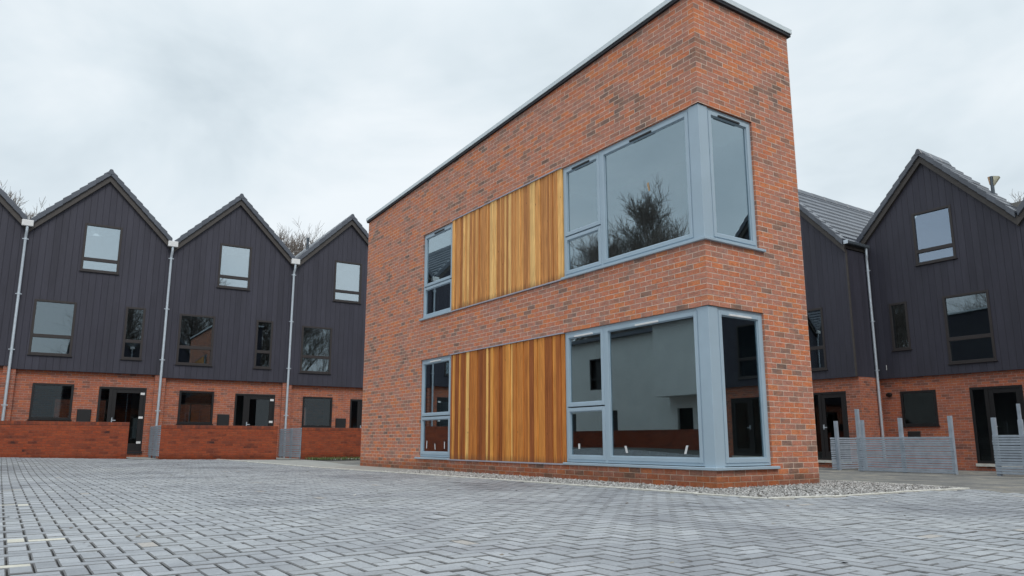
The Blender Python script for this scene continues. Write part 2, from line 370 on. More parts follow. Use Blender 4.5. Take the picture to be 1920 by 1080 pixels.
# ---------------------------------------------------------------- ground
def sheet(name, xs, ys, dz, mat, keep=None, frame=None):
    X, Y = np.meshgrid(xs, ys); V = np.stack([X.ravel(), Y.ravel()], 1)
    if frame is not None: V = frame(V)
    Z = hgt(V[:, 0], V[:, 1])+dz
    nx = len(xs); F = []
    for j in range(len(ys)-1):
        for i in range(nx-1):
            a = j*nx+i; F.append((a, a+1, a+nx+1, a+nx))
    mb = MB(); mb.v = [tuple(t) for t in np.column_stack([V, Z])]; mb.f = F; mb.r = [.5]*len(F)
    return mb.build(name, mat)
gx = np.unique(np.concatenate([np.arange(-40, 41, 1.), [-400, -200, -100, -60, 60, 100, 200, 400]]))
tag(sheet('ground', gx, gx+10, -.055, MEADOW), kind='structure')
tag(sheet('tarmac', np.arange(-34, 30, .8), np.arange(4, 44, .8), -.028, TARMAC), kind='structure')

def in_poly(px, py, poly):
    c = np.zeros(len(px), bool); n = len(poly)
    for i in range(n):
        x0, y0 = poly[i]; x1, y1 = poly[(i+1) % n]
        cond = ((y0 > py) != (y1 > py)); xi = (x1-x0)*(py-y0)/((y1-y0) or 1e-9)+x0
        c ^= cond & (px < xi)
    return c
# everything here in building coordinates (r across, l along)
KERB = [(-1.75, 21.0), (-1.52, 13.5), (-1.36, 9.8), (-1.16, 7.6), (-1.02, 5.0), (-.94, 2.4), (-.82, -1.36), (.0, -1.56), (1.3, -1.58), (2.66, -1.72)]
BACK = [(2.66, -1.72), (2.86, -1.1), (3.02, -.3), (2.98, 1.2), (2.95, 3.5)]
PAVE = KERB + [(2.2, -2.4), (1.6, -3.4), (1.2, -6), (1.0, -11), (-24, -11), (-24, 8), (-9.6, 30)]
def build_pavers():
    s = .1035; rng = np.random.RandomState(3)
    i, j = np.meshgrid(np.arange(-135, 30), np.arange(-95, 235)); i = i.ravel(); j = j.ravel()
    k = (i-j) % 4
    hz = k == 0; vt = k == 3
    X0 = np.concatenate([i[hz], i[vt]])*s; Y0 = np.concatenate([j[hz], j[vt]])*s
    WX = np.concatenate([np.full(hz.sum(), 2*s), np.full(vt.sum(), s)]); WY = np.concatenate([np.full(hz.sum(), s), np.full(vt.sum(), 2*s)])
    cx = X0+WX/2; cy = Y0+WY/2
    wx = BC.x+brr.x*cx+bl.x*cy; wy = BC.y+brr.y*cx+bl.y*cy
    u = (wx-P0.x)*A0.x+(wy-P0.y)*A0.y; o = -((wx-P0.x)*K0.x+(wy-P0.y)*K0.y)
    keep = in_poly(cx, cy, PAVE) & (o > 3.05) & (wy > -1.5) & (np.abs(wx) < wy*.85+5)
    # stay clear of the kerb line
    for (a, b) in zip(KERB, KERB[1:]):
        ax, ay = a; bx_, by_ = b; L2 = (bx_-ax)**2+(by_-ay)**2
        t = np.clip(((cx-ax)*(bx_-ax)+(cy-ay)*(by_-ay))/L2, 0, 1)
        d = np.hypot(cx-ax-t*(bx_-ax), cy-ay-t*(by_-ay)); keep &= d > .09
    X0, Y0, WX, WY, cx, cy, wx, wy = [q[keep] for q in (X0, Y0, WX, WY, cx, cy, wx, wy)]
    n = len(X0); g = .004; ch = .0058; dz = rng.normal(0, .0016, n); base = hgt(wx, wy)+dz
    tx = rng.normal(0, .004, n); ty = rng.normal(0, .004, n); ang = rng.normal(0, .006, n)
    V = np.zeros((n, 12, 3))
    cor = [(0, 0), (1, 0), (1, 1), (0, 1)]
    for r_, (ins, zz) in enumerate([(g, -.03), (g, -ch*.8), (g+ch, 0)]):
        for q, (a, b) in enumerate(cor):
            px = np.where(a, WX/2-ins, -WX/2+ins); py = np.where(b, WY/2-ins, -WY/2+ins)
            ca = np.cos(ang); sa = np.sin(ang)
            lx = cx+px*ca-py*sa; ly = cy+px*sa+py*ca
            V[:, r_*4+q, 0] = BC.x+brr.x*lx+bl.x*ly; V[:, r_*4+q, 1] = BC.y+brr.y*lx+bl.y*ly
            V[:, r_*4+q, 2] = base+zz+px*tx+py*ty
    F = []
    for r_ in (0, 4):
        for q in range(4): F.append([r_+q, r_+(q+1) % 4, r_+4+(q+1) % 4, r_+4+q])
    F.append([8, 9, 10, 11]); F = np.array(F)
    FF = (F[None]+np.arange(n)[:, None, None]*12).reshape(-1, 4)
    rv = np.clip(rng.normal(.5, .2, n), 0, .93); rv[rng.rand(n) < .003] = .985
    buff = np.zeros(n, bool)
    for ly0 in (-1.98, -.94, 2.07, 4.75): buff |= (np.abs(cx+7.24) < .13) & (np.abs(cy-ly0) < .06)
    rv[buff] = 1
    me = bpy.data.meshes.new('block_paving'); me.from_pydata(V.reshape(-1, 3).tolist(), [], FF.tolist()); me.update()
    at = me.attributes.new('rnd', 'FLOAT', 'FACE'); q9 = np.repeat(rv, 9).reshape(-1, 9); q9[:, :8] = -1; at.data.foreach_set('value', q9.ravel().astype('f'))
    me.materials.append(PAVER); ob = bpy.data.objects.new('block_paving', me); sc.collection.objects.link(ob)
    tag(ob, kind='structure'); return n
NP = build_pavers()
# joint bed under the blocks
def poly_sheet(name, poly, dz, mat, step=.5, frame=bw):
    xs = np.arange(min(p[0] for p in poly), max(p[0] for p in poly)+step, step); ys = np.arange(min(p[1] for p in poly), max(p[1] for p in poly)+step, step)
    mb = MB()
    import bmesh
    bm = bmesh.new(); vs = [bm.verts.new((p[0], p[1], 0)) for p in poly]; bm.faces.new(vs)
    for x in xs: bmesh.ops.bisect_plane(bm, geom=bm.verts[:]+bm.edges[:]+bm.faces[:], plane_co=(x, 0, 0), plane_no=(1, 0, 0))
    for y in ys: bmesh.ops.bisect_plane(bm, geom=bm.verts[:]+bm.edges[:]+bm.faces[:], plane_co=(0, y, 0), plane_no=(0, 1, 0))
    bm.verts.ensure_lookup_table(); bm.verts.index_update()
    V = []
    for v in bm.verts:
        p = frame(v.co.x, v.co.y); V.append((p.x, p.y, H(p)+dz))
    mb.v = V; mb.f = [tuple(v.index for v in f.verts) for f in bm.faces]; mb.r = [.5]*len(mb.f); bm.free()
    return mb.build(name, mat)
tag(poly_sheet('paving_bed', [(x, y) for x, y in PAVE], -.019, JOINT, 1.), kind='structure')

def kerb_line(name, pts, wdt, top, mat, **k):
    mb = MB(); P = [bw(x, y) for x, y in pts]; L = []
    for a, b in zip(P, P[1:]):
        n = max(1, int((b-a).length/.9)); L += [a.lerp(b, t/n) for t in range(n)]
    L.append(P[-1]); rg = random.Random(5)
    nr = []
    for i in range(len(L)):
        d = (L[min(i+1, len(L)-1)]-L[max(i-1, 0)]).normalized(); nr.append(Vector((-d.y, d.x, 0)))
    for i in range(len(L)-1):
        a, b = L[i], L[i+1]; d = (b-a).normalized(); a2 = a+d*.003; b2 = b-d*.003; t = top+rg.uniform(-.003, .003)
        na, nb = nr[i]*wdt/2, nr[i+1]*wdt/2; za, zb = H(a), H(b)
        mb.hexa([(*(a2-na).xy, za-.05), (*(b2-nb).xy, zb-.05), (*(b2+nb).xy, zb-.05), (*(a2+na).xy, za-.05),
                 (*(a2-na).xy, za+t), (*(b2-nb).xy, zb+t), (*(b2+nb).xy, zb+t), (*(a2+na).xy, za+t)])
    return tag(mb.build(name, mat, bevel=.006), **k)
kerb_line('kerb', KERB, .055, .012, CONC, kind='structure')
kerb_line('kerb', BACK, .04, .008, CONC, kind='structure')

BED = [p for p in KERB if p[1] < 7.7]+BACK[1:]+[(2.95, 6.9), (-1.0, 6.9)]
BEDP = KERB[3:]+BACK[1:]+[(2.95, 7.6)]
tag(poly_sheet('gravel_bed', BEDP, -.012, SOIL, 1.), kind='structure')
tag(poly_sheet('side_path', KERB[:4]+[(0.1, 7.6), (.1, 11.3), (.1, 12.4), (.9, 16.5), (1.0, 21)], -.006, PATHM, 1.), kind='structure')
def build_gravel():
    rng = np.random.RandomState(8); n = 34000
    x = rng.uniform(-1.3, 3.1, n); y = rng.uniform(-1.8, 7.6, n)
    k = in_poly(x, y, BEDP) & ~((x > -.012) & (x < 2.17) & (y > -.012) & (y < 11.2))
    k &= ~((x > 0) & (x > 2.17) & (y > 3.2)); x = x[k]; y = y[k]; n = len(x)
    for (a, b) in list(zip(KERB, KERB[1:]))+list(zip(BACK, BACK[1:])):
        ax, ay = a; bx_, by_ = b; L2 = (bx_-ax)**2+(by_-ay)**2
        t = np.clip(((x-ax)*(bx_-ax)+(y-ay)*(by_-ay))/L2, 0, 1); d = np.hypot(x-ax-t*(bx_-ax), y-ay-t*(by_-ay))
        m = d > .04; x = x[m]; y = y[m]
    n = len(x); r = rng.uniform(.010, .021, n)
    wx = BC.x+brr.x*x+bl.x*y; wy = BC.y+brr.y*x+bl.y*y; z = hgt(wx, wy)+rng.uniform(-.004, .010, n)
    O = np.array([(1, 0, 0), (-1, 0, 0), (0, 1, 0), (0, -1, 0), (0, 0, .75), (0, 0, -.75)])
    F = np.array([(0, 2, 4), (2, 1, 4), (1, 3, 4), (3, 0, 4), (2, 0, 5), (1, 2, 5), (3, 1, 5), (0, 3, 5)])
    V = O[None]*r[:, None, None]*rng.uniform(.6, 1.35, (n, 6, 1)); a = rng.uniform(0, 6.28, n); ca, sa = np.cos(a)[:, None], np.sin(a)[:, None]
    t = rng.normal(0, .5, (n, 1)); vy = V[:, :, 1]*np.cos(t)-V[:, :, 2]*np.sin(t); vz = V[:, :, 1]*np.sin(t)+V[:, :, 2]*np.cos(t)
    VX = V[:, :, 0]*ca-vy*sa+wx[:, None]; VY = V[:, :, 0]*sa+vy*ca+wy[:, None]; VZ = vz+z[:, None]
    VV = np.stack([VX, VY, VZ], 2).reshape(-1, 3); FF = (F[None]+np.arange(n)[:, None, None]*6).reshape(-1, 3)
    me = bpy.data.meshes.new('gravel'); me.from_pydata(VV.tolist(), [], FF.tolist()); me.update()
    at = me.attributes.new('rnd', 'FLOAT', 'FACE'); at.data.foreach_set('value', np.repeat(rng.beta(2.2, 1.8, n), 8).astype('f'))
    me.materials.append(STONE); ob = bpy.data.objects.new('gravel', me); sc.collection.objects.link(ob)
    tag(ob, 'loose grey and white gravel in the bed round the brick building', 'gravel', kind='stuff')
build_gravel()
# weedy strip by the garden wall
def build_weeds():
    rng = random.Random(4); mb = MB(); st = MB()
    for _ in range(1500):
        u = rng.uniform(8.6, 11.9); o = rng.uniform(2.85, 3.75+.25*(u-8.6)/3)
        if rng.random() < (u-8.6)/5: continue
        p = row(u, -o); z = H(p)-.01; a = rng.uniform(0, 6.28); h = rng.uniform(.03, .10); wd = rng.uniform(.006, .016)
        dx, dy = math.cos(a)*wd, math.sin(a)*wd; lx, ly = rng.uniform(-.05, .05), rng.uniform(-.05, .05)
        mb.poly([(p.x-dx, p.y-dy, z), (p.x+dx, p.y+dy, z), (p.x+lx+dx*.4, p.y+ly+dy*.4, z+h), (p.x+lx-dx*.4, p.y+ly-dy*.4, z+h)], rng.random())
    tag(mb.build('weedy_grass', GRASS), 'ragged green weeds at the foot of the garden wall', 'grass', kind='stuff')
    O = [(1, 0, 0), (-1, 0, 0), (0, 1, 0), (0, -1, 0), (0, 0, .7), (0, 0, -.7)]
    for _ in range(900):
        u = rng.uniform(9.2, 12.4); o = rng.uniform(2.85, 3.7+.25*(u-8.6)/3)
        if rng.random() > (u-8.9)/2.2: continue
        p = row(u, -o); z = H(p)+.0; s = rng.choice([.012, .02, .03, .045]); i = len(st.v)
        for q in O: st.v.append((p.x+q[0]*s*rng.uniform(.6, 1.3), p.y+q[1]*s*rng.uniform(.6, 1.3), z+q[2]*s))
        for f in ((0, 2, 4), (2, 1, 4), (1, 3, 4), (3, 0, 4), (2, 0, 5), (1, 2, 5), (3, 1, 5), (0, 3, 5)): st.f.append(tuple(i+k for k in f)); st.r.append(.9 if s > .025 and rng.random() < .3 else rng.random()*.6)
    tag(st.build('rubble', STONE), 'scattered stones and rubble beside the garden wall end', 'rubble', kind='stuff')
    V = MB()
    xs = np.linspace(8.55, 12.6, 9)
    for a, b in zip(xs, xs[1:]):
        pts = [row(a, -2.8), row(a, -3.85-.25*(a-8.6)/3), row(b, -3.85-.25*(b-8.6)/3), row(b, -2.8)]
        V.poly([(p.x, p.y, H(p)+.004) for p in pts])
    tag(V.build('soil_strip', SOIL), kind='structure')
build_weeds()

def build_debris():
    rg = random.Random(12); mb = MB()
    for _ in range(420):
        x = rg.uniform(-9, 7); y = rg.uniform(3, 20); q = Vector((x, y, 0))-BC; r_, l_ = q.dot(brr), q.dot(bl)
        if r_ > -1.2 and l_ > -1.8: continue
        z = H((x, y))+.002; s_ = rg.choice([.004, .006, .009, .013]); a = rg.uniform(0, 6.28); c_, d_ = math.cos(a)*s_*1.6, math.sin(a)*s_*1.6
        mb.poly([(x-c_, y-d_, z), (x+d_, y-c_, z+s_*.3), (x+c_, y+d_, z+s_*.7), (x-d_, y+c_, z+s_*.2)], rg.random())
    tag(mb.build('fallen_bits', DEBRIS), 'tiny stones and leaf scraps scattered over the block paving', 'litter', kind='stuff')
m_, nt_, b_ = newmat('scraps'); a_ = N(nt_, 'ShaderNodeAttribute', attribute_name='rnd')
nt_.links.new(ramp_out(nt_, a_.outputs['Fac'], [(0, (.05, .035, .02)), (.5, (.12, .09, .06)), (.8, (.3, .28, .24)), (1, (.6, .58, .54))]), b_.inputs['Base Color']); DEBRIS = m_
build_debris()

# ---------------------------------------------------------------- window builder
def ring(mb, a, b, z0, z1, w_, d0, d1, T, wb=None):
    wb = w_ if wb is None else wb
    mb.T = T
    mb.box(a, a+w_, d0, d1, z0, z1); mb.box(b-w_, b, d0, d1, z0, z1)
    mb.box(a+w_, b-w_, d0, d1, z0, z0+wb); mb.box(a+w_, b-w_, d0, d1, z1-w_, z1); mb.T = None
def TF(swap, off=0):   # (u, d, z) -> local coordinates
    return (lambda u, d, z: (off+d, u, z)) if swap else (lambda u, d, z: (u, off+d, z))

def big_window(parent, fm, panes, T, name='window', of=.05, d=.035, sill=None, vent=None, vent_mat=None, extra=None, stickers=(), gm=None):
    """panes: list of (u0,u1,z0,z1) sash rectangles; fm outer frame rects"""
    mb = MB()
    for (a, b, z0, z1) in fm: ring(mb, a, b, z0, z1, of, d, d+.07, T)
    mb.T = T
    for (a, b, z0, z1) in panes:
        mb.T = None; ring(mb, a, b, z0, z1, .058, d-.012, d+.05, T)
        ring(mb, a+.058, b-.058, z0+.058, z1-.058, .012, d+.006, d+.04, T)
    mb.T = T
    if extra:
        for e in extra: mb.box(*e)
    mb.T = None
    wobj = mb.build(name, FRAME_BL, parent, bevel=.004)
    for (a, b, z0, z1) in panes:
        g = MB(T); g.box(a+.06, b-.06, d+.02, d+.026, z0+.06, z1-.06); g.build('pane', gm or GLASS, wobj)
    if sill:
        for e in sill:
            s = MB(T); s.box(*e); s.build('sill', FRAME_BL, wobj, bevel=.004)
    for (a, b, z) in (vent or ()):
        s = MB(T); s.box(a, b, d-.032, d-.006, z-.014, z+.014); s.build('trickle_vent', vent_mat, wobj, bevel=.004)
    for (a, z, ww, hh, tl) in stickers:
        s = MB(T); s.poly([(a, d+.016, z), (a+ww, d+.016, z), (a+ww+tl, d+.016, z+hh), (a+tl, d+.016, z+hh)]); s.build('sticker', WHITE_PL, wobj)
    return wobj

# ---------------------------------------------------------------- brick building
bb = empty('brick_building', BC, BTH, label='two storey red brick building with corner windows and cedar panels', cat='building')
LEN, WID = 11.2, 2.145
rz = lambda y: 6.865-(6.865-6.262)*y/LEN
LZ, LT, UZ, UT = .248, 2.333, 3.235, 5.163
YB, YA, YC, XR = 6.758, 8.074, 3.036, 1.136
mb = MB()
holesL = [(YB, YA, LZ, LT, 'rtb'), (YB, YA, UZ, UT, 'rtb'), (YC, YB, LZ-.03, 2.335, ''), (YC, YB, UZ-.03, 5.19, ''), (0, YC, LZ, LT, 'tb'), (0, YC, UZ, UT, 'tb')]
facade(mb, 0, LEN, -.4, rz, holesL, 0, .14, swap=True)
facade(mb, 0, WID, -.4, rz(0), [(0, XR, LZ, LT, 'rtb'), (0, XR, UZ, UT, 'rtb')], 0, .14)
mb.poly([(WID, 0, -.4), (WID, .9, -.4), (WID, .9, rz(.9)), (WID, 0, rz(0))])
mb.build('wall', BR_MAIN, bb)
mb = MB(); mb.poly([(WID, .9, -.4), (WID, LEN, -.4), (WID, LEN, rz(LEN)), (WID, .9, rz(.9))])
mb.poly([(0, LEN, -.4), (WID, LEN, -.4), (WID, LEN, rz(LEN)), (0, LEN, rz(LEN))])
mb.build('rear_cladding', CLAD, bb)
# plastered inside with floor, ceiling and cross wall
mb = MB()
i0 = .15
holesI = [(YB, YA, LZ, LT, ''), (YB, YA, UZ, UT, ''), (i0, YC, LZ, LT, ''), (i0, YC, UZ, UT, '')]
facade(mb, i0, LEN-.1, .02, 5.6, holesI, i0, .1, swap=True)
facade(mb, i0, WID-.1, .02, 5.6, [(i0, XR, LZ, LT, ''), (i0, XR, UZ, UT, '')], i0, .1)
mb.poly([(WID-.1, i0, .02), (WID-.1, LEN-.1, .02), (WID-.1, LEN-.1, 5.6), (WID-.1, i0, 5.6)])
mb.box(i0, WID-.1, 4.6, 4.75, .02, 5.6); mb.box(i0, WID-.1, 9.0, 9.1, .02, 5.6)
mb.box(i0, WID-.1, i0, LEN-.1, 2.55, 3.02); mb.box(i0, WID-.1, i0, LEN-.1, .0, .1); mb.box(i0, WID-.1, i0, LEN-.1, 5.45, 5.6)
mb.build('interior', DARKROOM, bb)
# roof and coping
mb = MB(); mb.poly([(0, 0, rz(0)-.02), (WID, 0, rz(0)-.02), (WID, LEN, rz(LEN)-.02), (0, LEN, rz(LEN)-.02)])
mb.build('roof', COPING_D, bb)
def edge_run(name, mat, o0, z0, z1):
    m_ = MB(); a, b = -o0, .25
    def seg(p, q):
        pass
    m_.hexa([(a, a, rz(0)+z0), (b, b, rz(0)+z0), (b, LEN-b, rz(LEN)+z0), (a, LEN-a, rz(LEN)+z0), (a, a, rz(0)+z1), (b, b, rz(0)+z1), (b, LEN-b, rz(LEN)+z1), (a, LEN-a, rz(LEN)+z1)])
    c = WID+o0; d = WID-.25
    m_.hexa([(a, a, rz(0)+z0), (c, a, rz(0)+z0), (d, b, rz(0)+z0), (b, b, rz(0)+z0), (a, a, rz(0)+z1), (c, a, rz(0)+z1), (d, b, rz(0)+z1), (b, b, rz(0)+z1)])
    m_.hexa([(d, b, rz(0)+z0), (c, a, rz(0)+z0), (c, LEN-a, rz(LEN)+z0), (d, LEN-b, rz(LEN)+z0), (d, b, rz(0)+z1), (c, a, rz(0)+z1), (c, LEN-a, rz(LEN)+z1), (d, LEN-b, rz(LEN)+z1)])
    m_.hexa([(a, LEN-a, rz(LEN)+z0), (b, LEN-b, rz(LEN)+z0), (d, LEN-b, rz(LEN)+z0), (c, LEN-a, rz(LEN)+z0), (a, LEN-a, rz(LEN)+z1), (b, LEN-b, rz(LEN)+z1), (d, LEN-b, rz(LEN)+z1), (c, LEN-a, rz(LEN)+z1)])
    return m_.build(name, mat, bb)
cp = edge_run('coping', COPING, .06, .022, .095)
edge_run('coping_underside', COPING_D, .045, -.025, .022).parent = cp

TL = TF(True); TR_ = TF(False)
W1 = big_window(bb, [(YB, YA, LZ+.02, LT)], [(YB+.04, YA-.04, 1.115, LT-.045), (YB+.04, YA-.04, LZ+.065, 1.095)], TL, vent=[(7.2, 7.65, 2.262)], vent_mat=WHITE_PL,
    sill=[(YB-.01, YA+.11, -.045, .06, LZ-.025, LZ+.012)], stickers=[(7.03, .44, .03, .14, .0), (7.42, .42, .03, .12, .02), (7.8, .44, .03, .16, -.01)])
W2 = big_window(bb, [(YB, YA, UZ+.02, UT)], [(YB+.04, YA-.04, 3.955, UT-.045), (YB+.04, YA-.04, UZ+.03, 3.935)], TL, vent=[(7.15, 7.58, 5.09)], vent_mat=BLACKP,
    sill=[(YB-.01, YA+.05, -.045, .06, UZ-.03, UZ+.012)])
def corner_window(z0, z1, zt, vm, stick, vz):
    post = [(.022, .20, .022, .10, z0+.012, z1-.002), ]
    wobj = big_window(bb, [(.2, YC, z0+.02, z1)], [(2.10, YC-.04, zt+.01, z1-.045), (2.10, YC-.04, z0+.06, zt-.01), (.225, 2.045, z0+.06, z1-.045)], TL,
        vent=[(2.33, 2.77, vz), (.92, 1.38, vz)], vent_mat=vm, extra=[(2.045, 2.10, .03, .10, z0+.02, z1-.01)],
        sill=[(-.045, YC+.005, -.045, .06, z0-.025, z0+.012)], stickers=stick)
    m2 = MB()
    ring(m2, .2, XR, z0+.02, z1, .05, .035, .105, TR_)
    ring(m2, .225, XR-.04, z0+.06, z1-.045, .058, .023, .085, TR_)
    ring(m2, .283, XR-.098, z0+.118, z1-.103, .012, .041, .075, TR_)
    m2.build('side_frame', FRAME_BL, wobj, bevel=.004)
    g = MB(); g.box(.285, XR-.10, .055, .061, z0+.12, z1-.105); g.build('pane', GLASS, wobj)
    pm = MB(); c_ = .02
    prof = [(c_, .2), (c_, c_), (.2, c_), (.2, .1), (.1, .1), (.1, .2)]
    i = 0; n = len(prof); pm.v = [(x, y, z0+.012) for x, y in prof]+[(x, y, z1-.003) for x, y in prof]
    for k in range(n): pm.f.append((k, (k+1) % n, n+(k+1) % n, n+k)); pm.r.append(.5)
    pm.build('corner_post', FRAME_BL, wobj, bevel=.003)
    s = MB(); s.box(.0601, XR+.09, -.045, .06, z0-.025, z0+.0115); s.build('sill', FRAME_BL, wobj, bevel=.004)
    s = MB(); s.box(.42, .875, .003, .029, vz-.014, vz+.014); s.build('trickle_vent', vm, wobj, bevel=.004)
    return wobj
corner_window(LZ, LT, 1.115, WHITE_PL, [(.53, .42, .04, .11, -.04), (1.64, .42, .045, .10, .03), (2.72, .47, .045, .08, .0)], 2.24)
cwu = corner_window(UZ, UT, 3.94, BLACKP, [], 5.075)
bits = MB(TL); bits.poly([(1.02, .052, 4.20), (1.05, .052, 4.19), (1.08, .052, 4.32), (1.045, .052, 4.335)]); bits.build('sticker', CARD, cwu)
def boards(z0, z1, mat, seed):
    rg = random.Random(seed); mb = MB(); y = YC+.004; 
    while y < YB-.01:
        w_ = rg.choice([.045, .055, .07, .085, .10, .115, .13]); e = min(y+w_, YB-.003)
        if YB-.003-e < .05: e = YB-.003
        d = rg.choice([.0, .004, .010, .016]); r_ = rg.random()
        mb.box(-.006+d, .05, y, e-.006, z0, z1, r_); y = e
    p = mb.build('timber_panel', mat, bb, bevel=.002, uoff=0)
    t = MB(); t.box(-.022, .05, YC, YB, z1+.001, z1+.02); t.build('trim', TRIM, p)
    t = MB(); t.box(-.03, .05, YC+.006, YB, z0-.022, z0-.001); t.build('trim', TRIM, p)
    bk = MB(); bk.box(.0505, .12, YC, YB, z0-.03, z1+.03); bk.build('backing', COPING_D, p)
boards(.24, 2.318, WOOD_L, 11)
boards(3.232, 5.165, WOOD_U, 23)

# ---------------------------------------------------------------- gabled houses
def house_window(parent, a, b, z0, z1, transom, fm, yo=.0, gm=GLASS_H, out=.02, sill=True):
    mb = MB(); f = .07; y0, y1 = yo-out, yo+.06
    ring(mb, a, b, z0, z1, f, y0, y1, None)
    if transom: mb.box(a+f, b-f, y0+.002, y1, transom-.055, transom+.055)
    # slimmer inner beads
    wv = mb.build('window', fm, parent, bevel=.004)
    zs = [(z0+f, transom-.055), (transom+.055, z1-f)] if transom else [(z0+f, z1-f)]
    for q0, q1 in zs:
        g = MB(); g.box(a+f, b-f, yo+.028, yo+.034, q0, q1); g.build('pane', gm, wv)
    if sill:
        s = MB(); s.box(a-.03, b+.03, y0-.03, yo+.02, z0-.03, z0-.002); s.build('sill', fm, wv, bevel=.004)
    return wv
def make_house(sp, label, name='terraced_house'):
    root = empty(name, (0, 0, 0)); root['label'] = label; root['category'] = 'house'; root['group'] = sp['group']
    W_, ap, apz, vz, cz, D = sp['W'], sp['ap'], sp['apz'], sp['vz'], sp['cz'], sp['D']
    e = .004
    prof = lambda x: vz+(apz-vz)*(x/ap if x <= ap else (W_-x)/(W_-ap))
    up = sp['up']; lo = sp['lo']
    mb = MB(); facade(mb, e, W_-e, cz, lambda x: prof(x)+.12, [h[:4] for h in up], 0, .09, breaks=(ap,))
    mb.poly([(e, 0, cz), (e, D, cz), (e, D, vz+.1), (e, 0, vz+.1)]); mb.poly([(W_-e, 0, cz), (W_-e, D, cz), (W_-e, D, vz+.1), (W_-e, 0, vz+.1)])
    mb.poly([(e, D, cz), (W_-e, D, cz), (W_-e, D, vz+.1), (ap, D, apz+.1), (e, D, vz+.1)])
    mb.poly([(e, 0, cz), (W_-e, 0, cz), (W_-e, .16, cz), (e, .16, cz)])
    mb.build('cladding', CLAD, root)
    ry = sp['ry']
    mb = MB(); facade(mb, e, W_-e, -.5, cz, [h[:4] for h in lo], ry, .1)
    mb.poly([(e, ry, -.5), (e, D, -.5), (e, D, cz), (e, ry, cz)]); mb.poly([(W_-e, ry, -.5), (W_-e, D, -.5), (W_-e, D, cz), (W_-e, ry, cz)])
    facade(mb, e, W_-e, -.5, cz, [(1.3, 3.3, .3, 2.4)] if sp['pier'] else [], D, -.1)
    if sp['pier']:
        mb.box(e, .17, .02, ry-.001, -.5, cz-.002); mb.box(W_-.17, W_-e, .02, ry-.001, -.5, cz-.002)
    mb.build('wall', BR_HOUSE, root)
    mb = MB()
    for z in sp['floors']: mb.box(.02, W_-.02, ry+.11, D-.02, z, z+.25)
    mb.box(.02, .12, ry+.11, D-.02, 0, vz); mb.box(W_-.12, W_-.02, ry+.11, D-.02, 0, vz); mb.box(.12, W_-.12, min(3.6, D-.3), min(3.7, D-.2), 2.9 if sp['pier'] else 0, vz+1.1)
    mb.build('interior', PLASTER, root)
    if sp['pier']:
        mb = MB(); ring(mb, 1.3, 3.3, .3, 2.4, .07, D-.09, D-.02, None); mb.box(2.27, 2.34, D-.09, D-.02, .37, 2.33); mb.build('rear_window', WHITE_PL, root)
        mb = MB(); mb.box(2.45, 2.55, .3, 3.2, .26, 2.74); mb.build('partition', DARKROOM, root)
    # bargeboard
    mb = MB()
    for (x0, x1, s) in ((0, ap, 1), (ap, W_, -1)):
        za, zb = (vz, apz) if s == 1 else (apz, vz)
        mb.hexa([(x0, -.10, za), (x1, -.10, zb), (x1, .002, zb), (x0, .002, za), (x0, -.10, za+.27), (x1, -.10, zb+.27), (x1, .002, zb+.27), (x0, .002, za+.27)])
    mb.build('bargeboard', BARGE, root)
    # stepped courses of flat tiles, then verge caps and ridge
    rf = MB(); vg = MB(); rg = random.Random(2); nc = sp['nc']; TT = .42
    for s in (1, -1):
        xa, xb = (0, ap) if s == 1 else (W_, ap)
        for k in range(nc):
            t0, t1 = k/nc, (k+1.12)/nc; t1 = min(t1, 1)
            X0, X1 = xa+(xb-xa)*t0, xa+(xb-xa)*t1; Z0, Z1 = vz+(apz-vz)*t0, vz+(apz-vz)*t1
            ny = sp['ntile']; 
            a0, a1 = Z0+.30, Z1+.27; b0, b1 = Z0+TT-.03, Z1+TT-.085
            yy = np.linspace(0.02, D, ny+1); sh = (k % 2)*(yy[1]-yy[0])/2
            for j in range(ny):
                ya, yb = max(.02, yy[j]-sh), yy[j+1]-sh
                if j == ny-1: yb = D
                r_ = rg.random()
                rf.hexa([(X0, ya+.003, a0), (X1, ya+.003, a1), (X1, yb-.003, a1), (X0, yb-.003, a0), (X0, ya+.003, b0), (X1, ya+.003, b1), (X1, yb-.003, b1), (X0, yb-.003, b0)], r_)
            vg_a, vg_b = Z0+.22, Z1+.22-.02; c0, c1 = Z0+TT+.03, Z1+TT-.015
            x0v = X0 + (.03 if k == 0 else 0)*s
            vg.hexa([(x0v, -.16, vg_a), (X1, -.16, vg_b), (X1, .10, vg_b), (x0v, .10, vg_a), (x0v, -.16, c0), (X1, -.16, c1), (X1, .10, c1), (x0v, .10, c0)], rg.random())
    rfo = rf.build('roof', TILE, root)
    zt = apz+TT-.05
    for j in range(sp['ntile']//2):
        ya = -.17+j*(D+.17)/(sp['ntile']//2); yb = ya+(D+.17)/(sp['ntile']//2)-.008
        rise = .03 if j == 0 else 0
        vg.hexa([(ap-.13, ya, zt-.13), (ap+.13, ya, zt-.13), (ap+.13, yb, zt-.13), (ap-.13, yb, zt-.13), (ap-.04, ya, zt+.06), (ap+.04, ya, zt+.06), (ap+.04, yb, zt+.05), (ap-.04, yb, zt+.05)], rg.random())
    vg.build('verge_and_ridge_tiles', TILE, root, bevel=.012)
    for h in up: house_window(root, h[0], h[1], h[2], h[3], h[4], FRAME_DK, 0, (GLASS_H if sp['pier'] else GLASS_R) if h[2] > 5 else GLASS_M)
